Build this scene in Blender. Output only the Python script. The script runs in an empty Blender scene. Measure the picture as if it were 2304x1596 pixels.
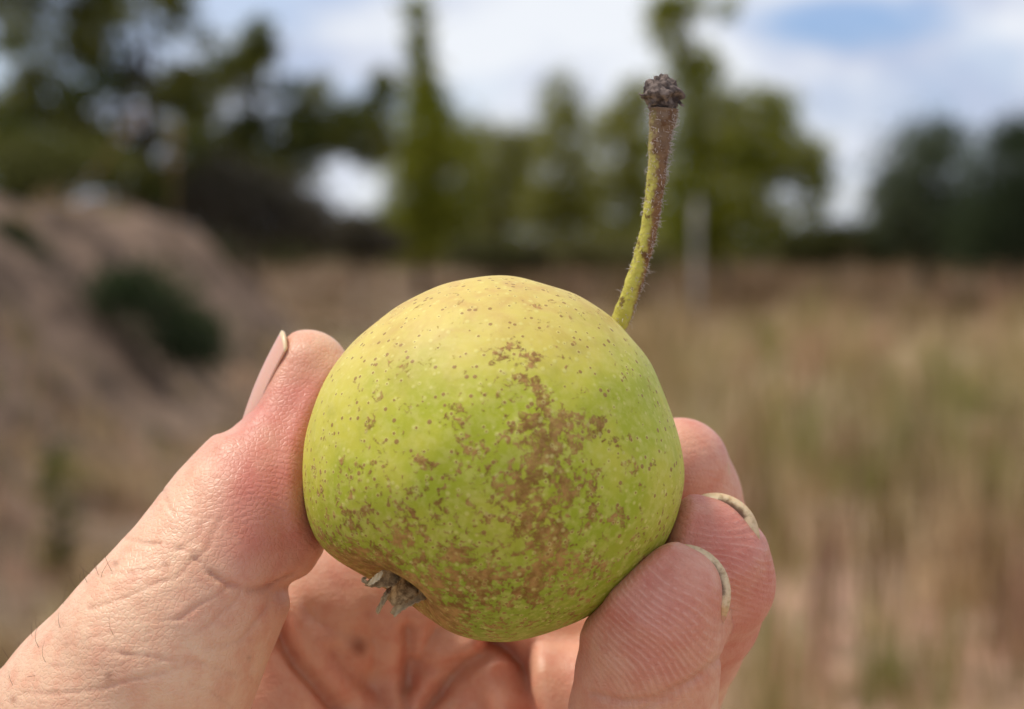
import bpy, math, random
import numpy as np
from mathutils import Vector

random.seed(7)
RNG = np.random.default_rng(7)
R = math.radians
scene = bpy.context.scene
col = scene.collection

# ------------------------------------------------------------------ camera
FPX = 4620.0            # focal length in photo pixels (photo frame taken as 2304 x 1596)
S = 0.0000528           # metres per photo pixel at the pear's distance
PITCH = math.atan(268 / FPX)
EYE = np.array([0.0, 0.0, 1.5])
FWD = np.array([0.0, math.cos(PITCH), -math.sin(PITCH)])
UP = np.array([0.0, math.sin(PITCH), math.cos(PITCH)])
RIGHT = np.array([1.0, 0.0, 0.0])

cam_d = bpy.data.cameras.new('camera')
cam = bpy.data.objects.new('camera', cam_d)
col.objects.link(cam)
cam.location = EYE
cam.rotation_euler = (math.pi / 2 - PITCH, 0, 0)
cam_d.sensor_width = 36.0
cam_d.lens = 36.0 * FPX / 2304.0
cam_d.clip_start = 0.01
cam_d.clip_end = 4000.0
cam_d.dof.use_dof = True
cam_d.dof.focus_distance = (FPX - 110) * S
cam_d.dof.aperture_fstop = (cam_d.lens / 1000.0) / 0.0034
scene.camera = cam

# ------------------------------------------------------------------ sky and sun
SUN_EL, SUN_AZ = R(64), R(-82)      # azimuth from +Y (view direction), negative = towards the left
world = bpy.data.worlds.new('World')
scene.world = world
world.use_nodes = True
wt = world.node_tree
wt.nodes.clear()


def wn(kind, **kw):
    n = wt.nodes.new(kind)
    for k, v in kw.items():
        setattr(n, k, v)
    return n


sky = wn('ShaderNodeTexSky', sky_type='NISHITA')
sky.sun_disc = False
sky.sun_elevation = SUN_EL
sky.sun_rotation = SUN_AZ
sky.air_density = 1.0
sky.dust_density = 0.6
tc = wn('ShaderNodeTexCoord')
mp = wn('ShaderNodeMapping')
mp.inputs['Scale'].default_value = (1.0, 1.0, 2.1)
mp.inputs['Location'].default_value = (0.31, 0.12, 0.235)
wt.links.new(tc.outputs['Generated'], mp.inputs['Vector'])
nz = wn('ShaderNodeTexNoise')
nz.inputs['Scale'].default_value = 8.5
nz.inputs['Detail'].default_value = 6.0
nz.inputs['Roughness'].default_value = 0.5
nz.inputs['Distortion'].default_value = 0.3
wt.links.new(mp.outputs['Vector'], nz.inputs['Vector'])
rp = wn('ShaderNodeValToRGB')
rp.color_ramp.elements[0].position = 0.36
rp.color_ramp.elements[0].color = (0.55, 0.55, 0.55, 1)
rp.color_ramp.elements[1].position = 0.55
rp.color_ramp.elements[1].color = (0.98, 0.98, 0.98, 1)
wt.links.new(nz.outputs['Fac'], rp.inputs['Fac'])
nz2 = wn('ShaderNodeTexNoise')
nz2.inputs['Scale'].default_value = 13.0
nz2.inputs['Detail'].default_value = 5.0
wt.links.new(mp.outputs['Vector'], nz2.inputs['Vector'])
cr2 = wn('ShaderNodeValToRGB')
cr2.color_ramp.elements[0].position = 0.36
cr2.color_ramp.elements[0].color = (5.4, 5.9, 7.4, 1)
cr2.color_ramp.elements[1].position = 0.62
cr2.color_ramp.elements[1].color = (8.4, 8.7, 9.2, 1)
wt.links.new(nz2.outputs['Fac'], cr2.inputs['Fac'])
mx = wn('ShaderNodeMix', data_type='RGBA')
# one clear gap in the cloud, low over the trees
gapdir = FWD + RIGHT * ((1900 - 1152) / FPX) + UP * ((798 - 40) / FPX)
gapdir = gapdir / np.linalg.norm(gapdir)
vs = wn('ShaderNodeVectorMath', operation='SUBTRACT')
vs.inputs[1].default_value = gapdir
wt.links.new(tc.outputs['Generated'], vs.inputs[0])
vm = wn('ShaderNodeVectorMath', operation='MULTIPLY')
vm.inputs[1].default_value = (1 / 0.062, 1 / 0.062, 1 / 0.013)
wt.links.new(vs.outputs[0], vm.inputs[0])
vl = wn('ShaderNodeVectorMath', operation='LENGTH')
wt.links.new(vm.outputs[0], vl.inputs[0])
ga = wn('ShaderNodeMath', operation='MULTIPLY_ADD')
wt.links.new(nz2.outputs['Fac'], ga.inputs[0])
ga.inputs[1].default_value = 3.2
wt.links.new(vl.outputs['Value'], ga.inputs[2])
gm = wn('ShaderNodeMapRange', interpolation_type='SMOOTHSTEP')
gm.inputs['From Min'].default_value = 1.75
gm.inputs['From Max'].default_value = 2.75
gm.inputs['To Min'].default_value = 0.30
wt.links.new(ga.outputs[0], gm.inputs['Value'])
gmul = wn('ShaderNodeMath', operation='MULTIPLY')
wt.links.new(rp.outputs['Color'], gmul.inputs[0])
wt.links.new(gm.outputs[0], gmul.inputs[1])
wt.links.new(gmul.outputs[0], mx.inputs['Factor'])
tint = wn('ShaderNodeMix', data_type='RGBA', blend_type='MULTIPLY')
tint.inputs['Factor'].default_value = 1.0
tint.inputs['B'].default_value = (0.62, 0.82, 1.22, 1)
wt.links.new(sky.outputs['Color'], tint.inputs['A'])
wt.links.new(tint.outputs['Result'], mx.inputs['A'])
wt.links.new(cr2.outputs['Color'], mx.inputs['B'])
bg = wn('ShaderNodeBackground')
bg.inputs['Strength'].default_value = 0.095
wt.links.new(mx.outputs['Result'], bg.inputs['Color'])
wo = wn('ShaderNodeOutputWorld')
wt.links.new(bg.outputs['Background'], wo.inputs['Surface'])

sun_d = bpy.data.lights.new('sun', 'SUN')
sun_d.energy = 2.7
sun_d.angle = R(11)
sun_d.color = (1.0, 0.92, 0.80)
sun = bpy.data.objects.new('sun', sun_d)
col.objects.link(sun)
sdir = Vector((math.sin(SUN_AZ) * math.cos(SUN_EL), math.cos(SUN_AZ) * math.cos(SUN_EL), math.sin(SUN_EL)))
sun.rotation_euler = sdir.to_track_quat('Z', 'Y').to_euler()

scene.view_settings.view_transform = 'Standard'
scene.view_settings.look = 'None'
scene.view_settings.gamma = 1.0
scene.view_settings.use_curve_mapping = False
scene.view_settings.exposure = 0.16
scene.render.engine = 'CYCLES'
scene.cycles.use_denoising = True
scene.cycles.max_bounces = 8

# ------------------------------------------------------------------ helpers


def lin(r, g, b):
    f = lambda c: (c / 255 / 12.92) if c / 255 <= 0.04045 else ((c / 255 + 0.055) / 1.055) ** 2.4
    return (f(r), f(g), f(b))


def q2w(q):
    """hand space (pixel units: right, down, away from the pear's plane) -> metres"""
    q = np.asarray(q, float)
    return (EYE + ((q[..., 2] + FPX) * S)[..., None] * FWD + (q[..., 0] * S)[..., None] * RIGHT
            - (q[..., 1] * S)[..., None] * UP)


def p2q(u, v, w):
    k = 1 + np.asarray(w, float) / FPX
    return np.stack([(np.asarray(u, float) - 1152) * k, (np.asarray(v, float) - 798) * k,
                     np.asarray(w, float)], -1)


def q2p(q):
    k = 1 + q[..., 2] / FPX
    return q[..., 0] / k + 1152, q[..., 1] / k + 798


def far(u, v, d):
    """point at the distance d (metres along the view) behind a place in the photo"""
    return EYE + FWD * d + RIGHT * ((u - 1152) / FPX * d) - UP * ((v - 798) / FPX * d)


def tag(o, label=None, cat=None, group=None, kind=None):
    if label:
        o['label'] = label
    if cat:
        o['category'] = cat
    if group:
        o['group'] = group
    if kind:
        o['kind'] = kind
    return o


def empty(name, loc):
    o = bpy.data.objects.new(name, None)
    o.empty_display_size = 0.05
    o.location = loc
    col.objects.link(o)
    return o


def build(name, verts, faces, mat, parent=None, smooth=True, origin=None, attrs=None):
    """one mesh object from world-space vertices"""
    verts = np.asarray(verts, float)
    if parent is not None:
        org = np.array(parent['_o'], float)
    elif origin is not None:
        org = np.array(origin, float)
    else:
        org = np.zeros(3)
    loc = verts - org
    me = bpy.data.meshes.new(name)
    faces = np.asarray(faces) if not isinstance(faces, list) else faces
    if isinstance(faces, np.ndarray):
        nf, k = faces.shape
        me.vertices.add(len(loc))
        me.vertices.foreach_set('co', loc.astype(np.float32).ravel())
        me.loops.add(nf * k)
        me.loops.foreach_set('vertex_index', faces.astype(np.int32).ravel())
        me.polygons.add(nf)
        me.polygons.foreach_set('loop_start', np.arange(0, nf * k, k, dtype=np.int32))
        me.update(calc_edges=True)
    else:
        me.from_pydata(loc.tolist(), [], faces)
    me.validate()
    if smooth:
        me.polygons.foreach_set('use_smooth', np.ones(len(me.polygons), bool))
    for an, (ty, data) in (attrs or {}).items():
        a = me.attributes.new(an, ty, 'POINT')
        if ty == 'FLOAT':
            a.data.foreach_set('value', np.asarray(data, np.float32).ravel())
        else:
            d4 = np.ones((len(loc), 4), np.float32)
            d4[:, :3] = data
            a.data.foreach_set('color', d4.ravel())
    me.materials.append(mat)
    o = bpy.data.objects.new(name, me)
    if parent is not None:
        o.parent = parent
    else:
        o.location = org
    if parent is None or True:
        o['_o'] = org.tolist()
    col.objects.link(o)
    return o


def root(name, loc, label, cat, group=None):
    o = empty(name, loc)
    o['_o'] = [float(x) for x in loc]
    return tag(o, label, cat, group)


def tube(points, radii, n=10, cap=True, bumps=None):
    """tapered tube along points (world); returns verts, quad faces (caps closed by a tip point as degenerate-free fans)"""
    P = np.asarray(points, float)
    r = np.asarray(radii, float)
    T = np.gradient(P, axis=0)
    T /= np.linalg.norm(T, axis=1)[:, None] + 1e-12
    a = np.cross(T[0], [0.31, 0.2, 0.93])
    if np.linalg.norm(a) < 0.2:
        a = np.cross(T[0], [0.9, 0.3, 0.1])
    V, F = [], []
    for i in range(len(P)):
        a = a - T[i] * (a @ T[i])
        a = a / np.linalg.norm(a)
        b = np.cross(T[i], a)
        for j in range(n):
            t = 2 * math.pi * j / n
            rr = r[i] * (1 if bumps is None else bumps(i, t))
            V.append(P[i] + (a * math.cos(t) + b * math.sin(t)) * rr)
    for i in range(len(P) - 1):
        for j in range(n):
            F.append([i * n + j, i * n + (j + 1) % n, (i + 1) * n + (j + 1) % n, (i + 1) * n + j])
    if cap:
        for i, rev in ((0, True), (len(P) - 1, False)):
            c = list(range(i * n, i * n + n))
            F.append(c[::-1] if rev else c)
    return V, F


def join(parts):
    V, F = [], []
    for v, f in parts:
        o = len(V)
        V.extend(v)
        F.extend([[i + o for i in ff] for ff in f])
    return V, F


class NT:
    def __init__(self, name):
        self.m = bpy.data.materials.new(name)
        self.m.use_nodes = True
        self.t = self.m.node_tree
        self.t.nodes.clear()
        self.out = self.t.nodes.new('ShaderNodeOutputMaterial')

    def n(self, kind, ins=None, **kw):
        nd = self.t.nodes.new(kind)
        for k, v in kw.items():
            setattr(nd, k, v)
        for k, v in (ins or {}).items():
            s = nd.inputs[k]
            if isinstance(v, bpy.types.NodeSocket):
                self.t.links.new(v, s)
            else:
                s.default_value = v
        return nd

    def attr(self, name, out='Fac'):
        return self.n('ShaderNodeAttribute', attribute_name=name).outputs[out]

    def math(self, op, a, b=0.0, c=0.0, clamp=False):
        nd = self.n('ShaderNodeMath', {0: a, 1: b, 2: c}, operation=op, use_clamp=clamp)
        return nd.outputs[0]

    def mix(self, f, a, b, mode='MIX'):
        c4 = lambda x: (*x, 1) if isinstance(x, tuple) and len(x) == 3 else x
        nd = self.n('ShaderNodeMix', data_type='RGBA', blend_type=mode)
        for k, v in (('Factor', f), ('A', c4(a)), ('B', c4(b))):
            s = nd.inputs[k] if k == 'Factor' else [i for i in nd.inputs if i.name == k and i.type == 'RGBA'][0]
            if isinstance(v, bpy.types.NodeSocket):
                self.t.links.new(v, s)
            else:
                s.default_value = v
        return [o for o in nd.outputs if o.type == 'RGBA'][0]

    def step(self, x, lo, hi):
        nd = self.n('ShaderNodeMapRange', {'Value': x, 'From Min': lo, 'From Max': hi}, interpolation_type='SMOOTHSTEP')
        return nd.outputs[0]

    def noise(self, vec, scale, detail=3.0, rough=0.5, dist=0.0):
        return self.n('ShaderNodeTexNoise', {'Vector': vec, 'Scale': scale, 'Detail': detail, 'Roughness': rough,
                                             'Distortion': dist}).outputs['Fac']

    def obj(self):
        return self.n('ShaderNodeTexCoord').outputs['Object']

    def surf(self, s):
        self.t.links.new(s, self.out.inputs['Surface'])
        return self.m


def foliage_mat(name, trans=0.3, tt=(1.0, 1.1, 0.5)):
    t = NT(name)
    c = t.attr('tint', 'Color')
    d = t.n('ShaderNodeBsdfDiffuse', {'Color': c})
    tr = t.n('ShaderNodeBsdfTranslucent', {'Color': t.mix(1.0, c, tt, 'MULTIPLY')})
    mx_ = t.n('ShaderNodeMixShader', {0: trans, 1: d.outputs[0], 2: tr.outputs[0]})
    return t.surf(mx_.outputs[0])


def plain_mat(name, c1, c2, scale, rough=0.9, bump=0.0):
    t = NT(name)
    o = t.obj()
    f = t.noise(o, scale, 5.0, 0.6)
    b = t.n('ShaderNodeBsdfPrincipled', {'Base Color': t.mix(t.step(f, 0.35, 0.65), c1, c2), 'Roughness': rough})
    if bump:
        bp = t.n('ShaderNodeBump', {'Height': f, 'Strength': 0.6, 'Distance': bump})
        t.t.links.new(bp.outputs[0], b.inputs['Normal'])
    return t.surf(b.outputs[0])


# ------------------------------------------------------------------ ground


def sstep(x, a, b):
    t = np.clip((x - a) / (b - a), 0, 1)
    return t * t * (3 - 2 * t)


def wob(x, y, s, seed=0.0):
    return (np.sin(x * s + seed) * np.cos(y * s * 1.13 + seed * 2.1) + 0.5 * np.sin(x * s * 2.3 + y * s * 1.7 + seed * 3.3)
            + 0.25 * np.cos(x * s * 4.9 - y * s * 4.1 + seed))


def bank(x, y):
    """0..1: how far up the bare soil bank on the left"""
    toe = -2.0 + 0.25 * wob(y * 0.5, x * 0, 1.0, 1.0)
    up = sstep(-x, -toe, -toe + 2.3)
    return up * sstep(y, 6.5, 10.5) * (1 - sstep(y, 24.5, 28.0))


def bare(x, y):
    """a bare pinkish patch in the near field"""
    return np.exp(-((x - 1.3) / 0.95) ** 2 - ((y - 7.9) / 2.0) ** 2) + 0.7 * np.exp(-((x - 1.0) / 0.5) ** 2 - ((y - 11.5) / 1.6) ** 2)


def ground_z(x, y):
    b = bank(x, y)
    z = 1.70 * b + 0.22 * b * wob(x, y, 1.7, 0.4) * 0.5 + 0.05 * wob(x, y, 0.9, 2.0)
    z = z + 0.10 * (b > 0.02) * b * (1 - b) * 4 * wob(x, y, 3.3, 5.0)
    return z


gy = np.concatenate([np.linspace(-6, 40, 231), np.geomspace(40.5, 1500, 60)])
gx = np.concatenate([-np.geomspace(1500, 9.2, 40), np.linspace(-9, 9, 121), np.geomspace(9.2, 1500, 40)])
GX, GY = np.meshgrid(gx, gy)
GZ = ground_z(GX, GY)
nX, nY = len(gx), len(gy)
gi = np.arange(nX * nY).reshape(nY, nX)
GF = np.stack([gi[:-1, :-1], gi[:-1, 1:], gi[1:, 1:], gi[1:, :-1]], -1).reshape(-1, 4)
GB = bank(GX, GY)

t = NT('ground_soil')
o_ = t.obj()
n1 = t.noise(o_, 0.55, 5.0, 0.6)
n2 = t.noise(o_, 2.6, 6.0, 0.65)
field = t.mix(t.step(n1, 0.40, 0.62), lin(152, 133, 108), lin(182, 160, 132))
field = t.mix(t.math('MULTIPLY', t.step(n2, 0.50, 0.68), 0.6), field, lin(122, 100, 78))
field = t.mix(t.math('MULTIPLY', t.attr('patch'), t.step(n2, 0.66, 0.40)), field, lin(206, 162, 142))
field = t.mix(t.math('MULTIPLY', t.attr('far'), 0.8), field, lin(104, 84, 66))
soil = t.mix(t.step(n2, 0.40, 0.66), lin(136, 114, 97), lin(74, 63, 53))
b_ = t.n('ShaderNodeBsdfPrincipled', {'Base Color': t.mix(t.step(t.attr('bank'), 0.02, 0.2), field, soil), 'Roughness': 1.0,
                                      'Specular IOR Level': 0.1})
bp_ = t.n('ShaderNodeBump', {'Height': n2, 'Strength': 1.0, 'Distance': 0.16})
t.t.links.new(bp_.outputs[0], b_.inputs['Normal'])
M_ground = t.surf(b_.outputs[0])
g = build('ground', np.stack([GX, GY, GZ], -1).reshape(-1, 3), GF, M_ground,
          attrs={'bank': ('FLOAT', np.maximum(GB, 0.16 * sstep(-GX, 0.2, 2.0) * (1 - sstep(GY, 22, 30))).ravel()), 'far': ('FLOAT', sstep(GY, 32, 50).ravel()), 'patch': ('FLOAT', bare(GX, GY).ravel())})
tag(g, kind='structure')

# ------------------------------------------------------------------ dry grass (uncountable)
M_grass = foliage_mat('dry_grass_blades', 0.25, (1.0, 0.93, 0.75))


def blades(ntuft, per, dmin, dmax):
    """tufts of blades, each tuft with its own height and colour"""
    d = np.exp(RNG.uniform(math.log(dmin), math.log(dmax), ntuft))
    x = RNG.uniform(-1, 1, ntuft) * (0.36 * d + 1.5)
    keep = bank(x, d) < RNG.uniform(0.0, 0.3, ntuft) + 0.9 * (RNG.uniform(0, 1, ntuft) < 0.10)
    pt = wob(x, d, 0.75, 4.0) + 0.6 * wob(x, d, 2.1, 9.0)       # thin spots of bare reddish soil
    keep &= pt > RNG.uniform(-2.4, 0.4, ntuft)
    keep &= RNG.uniform(0, 1, ntuft) > 0.88 * bare(x, d)
    d, x, pt = d[keep], x[keep], pt[keep]
    n = len(d)
    th = RNG.uniform(0.18, 0.75, n) ** 1.2 * (0.75 + 0.25 * np.clip(pt, -1, 1.2)) * (0.45 + 0.55 * sstep(x, -2.2, 1.2))
    tall = RNG.uniform(0, 1, n) < 0.17
    th = np.where(tall & (x > -1.0), th + RNG.uniform(0.25, 0.55, n), th)
    pal = np.array([lin(216, 190, 150), lin(196, 168, 130), lin(204, 166, 142), lin(172, 152, 104), lin(112, 92, 64), lin(236, 214, 178), lin(150, 148, 88)])
    gp = 0.4 * wob(x, d, 0.6, 7.5) + 1.2 * np.exp(-((x / d - 0.205) ** 2) / 0.003 - ((d - 15) / 6) ** 2)
    pw = np.array([3, 3, 2.4, 2.2, 1.6, 1.4, 0.6])
    pick = RNG.choice(7, n, p=pw / pw.sum())
    pick = np.where(RNG.uniform(0, 1, n) < 0.55 * np.clip(gp + 0.05, 0, 1.8), 6, pick)
    tc_ = pal[pick] * RNG.uniform(0.8, 1.12, n)[:, None]
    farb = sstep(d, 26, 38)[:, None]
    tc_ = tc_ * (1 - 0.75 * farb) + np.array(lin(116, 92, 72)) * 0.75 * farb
    ts = RNG.uniform(0.04, 0.14, n) * (0.7 + d / 30)
    rp_ = lambda a: np.repeat(a, per, 0)
    N_ = n * per
    bx = rp_(x) + RNG.normal(size=N_) * rp_(ts)
    by = rp_(d) + RNG.normal(size=N_) * rp_(ts)
    h = rp_(th) * RNG.uniform(0.5, 1.15, N_)
    w = RNG.uniform(0.006, 0.014, N_) * (0.6 + by / 22)
    az, la = RNG.uniform(0, 2 * math.pi, (2, N_))
    lean = RNG.normal(0, 0.26, N_)
    side = np.stack([np.cos(az), np.sin(az), np.zeros(N_)], -1) * (w / 2)[:, None]
    ld = np.stack([np.cos(la), np.sin(la), np.zeros(N_)], -1)
    base = np.stack([bx, by, ground_z(bx, by) - 0.02], -1)
    mid = base + np.stack([0 * h, 0 * h, h * 0.55], -1) + ld * (h * lean * 0.35)[:, None]
    tip = base + np.stack([0 * h, 0 * h, h], -1) + ld * (h * lean)[:, None]
    V = np.stack([base - side, base + side, mid + side * 0.9, mid - side * 0.9, tip], 1)
    i0 = np.arange(N_)[:, None] * 5
    F = np.concatenate([i0 + [0, 1, 2], i0 + [0, 2, 3], i0 + [3, 2, 4]])
    c = rp_(tc_) * RNG.uniform(0.8, 1.15, N_)[:, None]
    return V.reshape(-1, 3), F, np.repeat(c, 5, 0)


V1, F1, C1 = blades(7000, 24, 5.0, 110.0)
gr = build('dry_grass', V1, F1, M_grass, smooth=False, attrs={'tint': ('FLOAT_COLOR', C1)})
tag(gr, 'tan and straw coloured dry grass covering the field behind the pear', 'grass', kind='stuff')

# ------------------------------------------------------------------ trees and shrubs
M_leaf = foliage_mat('tree_leaves', 0.32)
M_bark = plain_mat('bark', lin(92, 80, 70), lin(60, 50, 44), 14.0, bump=0.02)
M_twig = plain_mat('grey_twigs', lin(112, 98, 90), lin(78, 66, 62), 14.0, bump=0.01)


def leaves(blobs, dist, n, size, c1, c2, clump=0.16, per=26, dark=0.0, depth=1.0):
    """leaf faces in clumps filling the blobs (u, v, ru, rv in photo pixels at the distance dist)"""
    k = dist / FPX
    area = np.array([b[2] * b[3] for b in blobs], float) ** 0.9
    cnt = RNG.multinomial(max(1, n // per), area / area.sum())
    P, CC = [], []
    for b, m in zip(blobs, cnt):
        if m == 0:
            continue
        dr = RNG.normal(size=(m, 3))
        dr /= np.linalg.norm(dr, axis=1)[:, None]
        rad = RNG.uniform(0.25, 1.0, m) ** 0.5
        off = dr * rad[:, None]
        ctr = far(b[0], b[1], dist)
        ctr = ctr + off[:, 0:1] * RIGHT * b[2] * k + off[:, 1:2] * FWD * (0.5 * (b[2] + b[3]) * k * depth) + off[:, 2:3] * np.array([0, 0, 1.0]) * b[3] * k
        sd = clump * min(b[2], b[3]) * k + size * 0.6
        pts = ctr[:, None, :] + RNG.normal(size=(m, per, 3)) * sd * np.array([1.15, 1.15, 0.75])
        mixf = np.clip(RNG.normal(0.45, 0.42, (m, 1)) + RNG.normal(0, 0.18, (m, per)), 0, 1)
        P.append(pts.reshape(-1, 3))
        CC.append((np.array(c1) * (1 - mixf[..., None]) + np.array(c2) * mixf[..., None]).reshape(-1, 3))
    P = np.concatenate(P)
    CC = np.concatenate(CC)
    P[:, 2] = np.maximum(P[:, 2], ground_z(P[:, 0], P[:, 1]) + 0.03)
    m = len(P)
    A = RNG.normal(size=(m, 3))
    A /= np.linalg.norm(A, axis=1)[:, None]
    B = np.cross(A, RNG.normal(size=(m, 3)))
    B /= np.linalg.norm(B, axis=1)[:, None]
    N = np.cross(A, B)
    L = (size * RNG.uniform(0.6, 1.25, m))[:, None]
    V = np.stack([P - A * L * .5, P + B * L * .27 + N * L * .05, P + A * L * .5 - N * L * .1, P - B * L * .27 + N * L * .05], 1).reshape(-1, 3)
    F = np.arange(m * 4).reshape(-1, 4)
    return V, F, np.repeat(CC, 4, 0)


def limbs(base, top, r0, blobs, dist, nl, wig=0.06):
    """trunk and limbs: tapered tubes from the ground into the crown"""
    base, top = np.array(base), np.array(top)
    H = np.linalg.norm(top - base)
    tt = np.linspace(0, 1, 8)
    ph = RNG.uniform(0, 6, 2)
    tr = base + (top - base) * tt[:, None] + np.stack([np.sin(tt * 5 + ph[0]) - math.sin(ph[0]), np.sin(tt * 4 + ph[1]) - math.sin(ph[1]), tt * 0], -1) * wig * H * 0.3
    parts = [tube(tr, r0 * (1 - 0.85 * tt ** 0.8), 8)]
    k = dist / FPX
    for i in range(nl):
        b = blobs[i % len(blobs)]
        e = far(b[0] + RNG.normal() * b[2] * .5, b[1] + RNG.normal() * b[3] * .4, dist) + FWD * RNG.normal() * b[2] * k * .4
        a_i = RNG.uniform(0.25, 0.85)
        s = tr[0] + (tr[-1] - tr[0]) * a_i
        j = min(6, int(a_i * 7))
        s = tr[j] + (tr[j + 1] - tr[j]) * (a_i * 7 - j)
        q = np.linspace(0, 1, 5)[:, None]
        pth = s + (e - s) * q + np.array([0, 0, 1.0]) * (q * (1 - q)) * np.linalg.norm(e - s) * 0.25
        parts.append(tube(pth, r0 * 0.42 * (1 - a_i * 0.5) * (1 - 0.8 * q[:, 0]), 6))
    return join(parts)


def tree(name, label, cat, blobs, dist, n, size, c1, c2, trunk_u, r0, nl=8, group=None, bark=None, parts=('trunk', 'crown'), clump=0.16, top=None, per=26):
    k = dist / FPX
    cx = EYE[0] + (trunk_u - 1152) * k
    cy = float(far(trunk_u, 560, dist)[1])
    bz = float(ground_z(np.array(cx), np.array(cy)))
    o = root(name, (cx, cy, bz), label, cat, group)
    tp = far(*(top or (trunk_u, min(b[1] for b in blobs))), dist)
    v, f = limbs((cx, cy, bz - 0.1), tp, r0, blobs, dist, nl)
    build(parts[0], v, f, bark or M_bark, o)
    V, F, Cc = leaves(blobs, dist, n, size, c1, c2, clump=clump, per=per)
    build(parts[1], V, F, M_leaf, o, smooth=False, attrs={'tint': ('FLOAT_COLOR', Cc)})
    return o


DG1, DG2 = (0.060, 0.078, 0.026), (0.230, 0.220, 0.056)
YG1, YG2 = (0.110, 0.135, 0.014), (0.400, 0.380, 0.055)
OL1, OL2 = (0.150, 0.150, 0.050), (0.360, 0.340, 0.130)
GG1, GG2 = (0.062, 0.078, 0.050), (0.165, 0.185, 0.110)
BR1, BR2 = (0.070, 0.060, 0.050), (0.150, 0.130, 0.108)

GT = 'trees along the far edge of the field'
tree('broadleaf_tree', 'tall dark green tree above the soil bank, sky showing through its loose crown', 'tree',
     [(90, 320, 150, 110), (260, 410, 170, 70), (330, 60, 120, 190), (60, 200, 130, 190), (200, 180, 150, 150), (120, 20, 150, 120), (330, 270, 130, 130), (30, -120, 160, 120), (230, -90, 200, 110),
      (160, 340, 170, 90), (420, 60, 60, 110), (440, 210, 70, 60)],
     30, 21000, 0.125, DG1, DG2, 330, 0.17, 16, GT, clump=0.085, per=120, top=(300, -60))
tree('broadleaf_tree', 'dark tree with thin reaching branches between the tall left tree and a narrow pointed tree', 'tree',
     [(520, 170, 60, 60), (480, 300, 110, 90), (600, 290, 90, 70), (690, 220, 80, 40), (740, 310, 80, 50), (640, 370, 120, 50), (592, 100, 26, 60), (560, 130, 40, 50), (800, 255, 64, 56), (830, 330, 50, 40), (700, 300, 80, 60), (870, 200, 30, 40), (480, 400, 130, 60)],
     33, 14500, 0.13, DG1, DG2, 560, 0.12, 16, GT, clump=0.12, per=80, top=(590, 90))
tree('pointed_tree', 'slender pointed yellow-green tree rising to a thin spire tip', 'tree',
     [(940, 25, 26, 28), (944, 75, 20, 34), (948, 125, 24, 34), (952, 170, 28, 34), (955, 220, 40, 38), (960, 300, 72, 90), (930, 420, 66, 120), (1000, 400, 80, 130), (960, 520, 80, 70)],
     50, 13000, 0.16, YG1, YG2, 950, 0.12, 8, GT, clump=0.19, top=(942, 10))
tree('thin_tree', 'sparse olive brown young tree right beside the slender spire tree', 'tree',
     [(1100, 360, 70, 90), (1140, 430, 80, 100), (1080, 480, 60, 70), (1185, 330, 50, 60)],
     56, 7000, 0.16, OL1, OL2, 1120, 0.09, 8, GT, clump=0.2)
tree('thin_tree', 'pale loose tree with light gaps just left of the pear stem', 'tree',
     [(1260, 300, 60, 80), (1290, 400, 70, 90), (1230, 470, 60, 70), (1265, 220, 40, 50), (1320, 500, 60, 60)],
     54, 6500, 0.16, OL1, YG2, 1262, 0.08, 8, GT, clump=0.2)
tree('thin_tree', 'thin yellowish tree partly hidden by the pear stem', 'tree',
     [(1400, 300, 60, 70), (1390, 420, 60, 60), (1430, 500, 70, 60), (1440, 230, 40, 60), (1450, 380, 50, 80)],
     52, 6000, 0.16, OL1, YG2, 1420, 0.08, 8, GT, clump=0.2)
tree('bushy_tree', 'broad green tree right of the pear stem with two uneven leafy tops', 'tree',
     [(1500, 45, 32, 60), (1530, 10, 60, 40), (1515, 120, 26, 50), (1540, 190, 40, 50), (1580, 145, 36, 56), (1600, 260, 80, 80), (1680, 300, 90, 110), (1740, 250, 40, 60), (1620, 400, 120, 100), (1740, 350, 70, 70),
      (1540, 360, 60, 110), (1660, 500, 120, 70), (1560, 520, 90, 60), (1810, 370, 50, 70), (1830, 440, 40, 50), (1640, 20, 14, 30)],
     47, 18000, 0.16, YG1, YG2, 1640, 0.14, 14, GT, clump=0.18, top=(1520, 0))
tree('dense_tree', 'dark grey-green bushy tree with its rounded top under the white cloud', 'tree',
     [(2080, 400, 100, 110), (2110, 320, 60, 50), (2030, 480, 80, 90), (2130, 520, 120, 80)],
     43, 9500, 0.14, GG1, GG2, 2085, 0.12, 8, GT, clump=0.22)
tree('dense_tree', 'dense dark tree cut off by the picture edge beside the rounded grey-green one', 'tree',
     [(2270, 400, 90, 110), (2300, 310, 60, 50), (2230, 510, 100, 90), (2380, 420, 110, 160), (2330, 540, 110, 70)],
     41, 12000, 0.14, GG1, (0.06, 0.08, 0.04), 2280, 0.12, 8, GT, clump=0.2)

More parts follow.
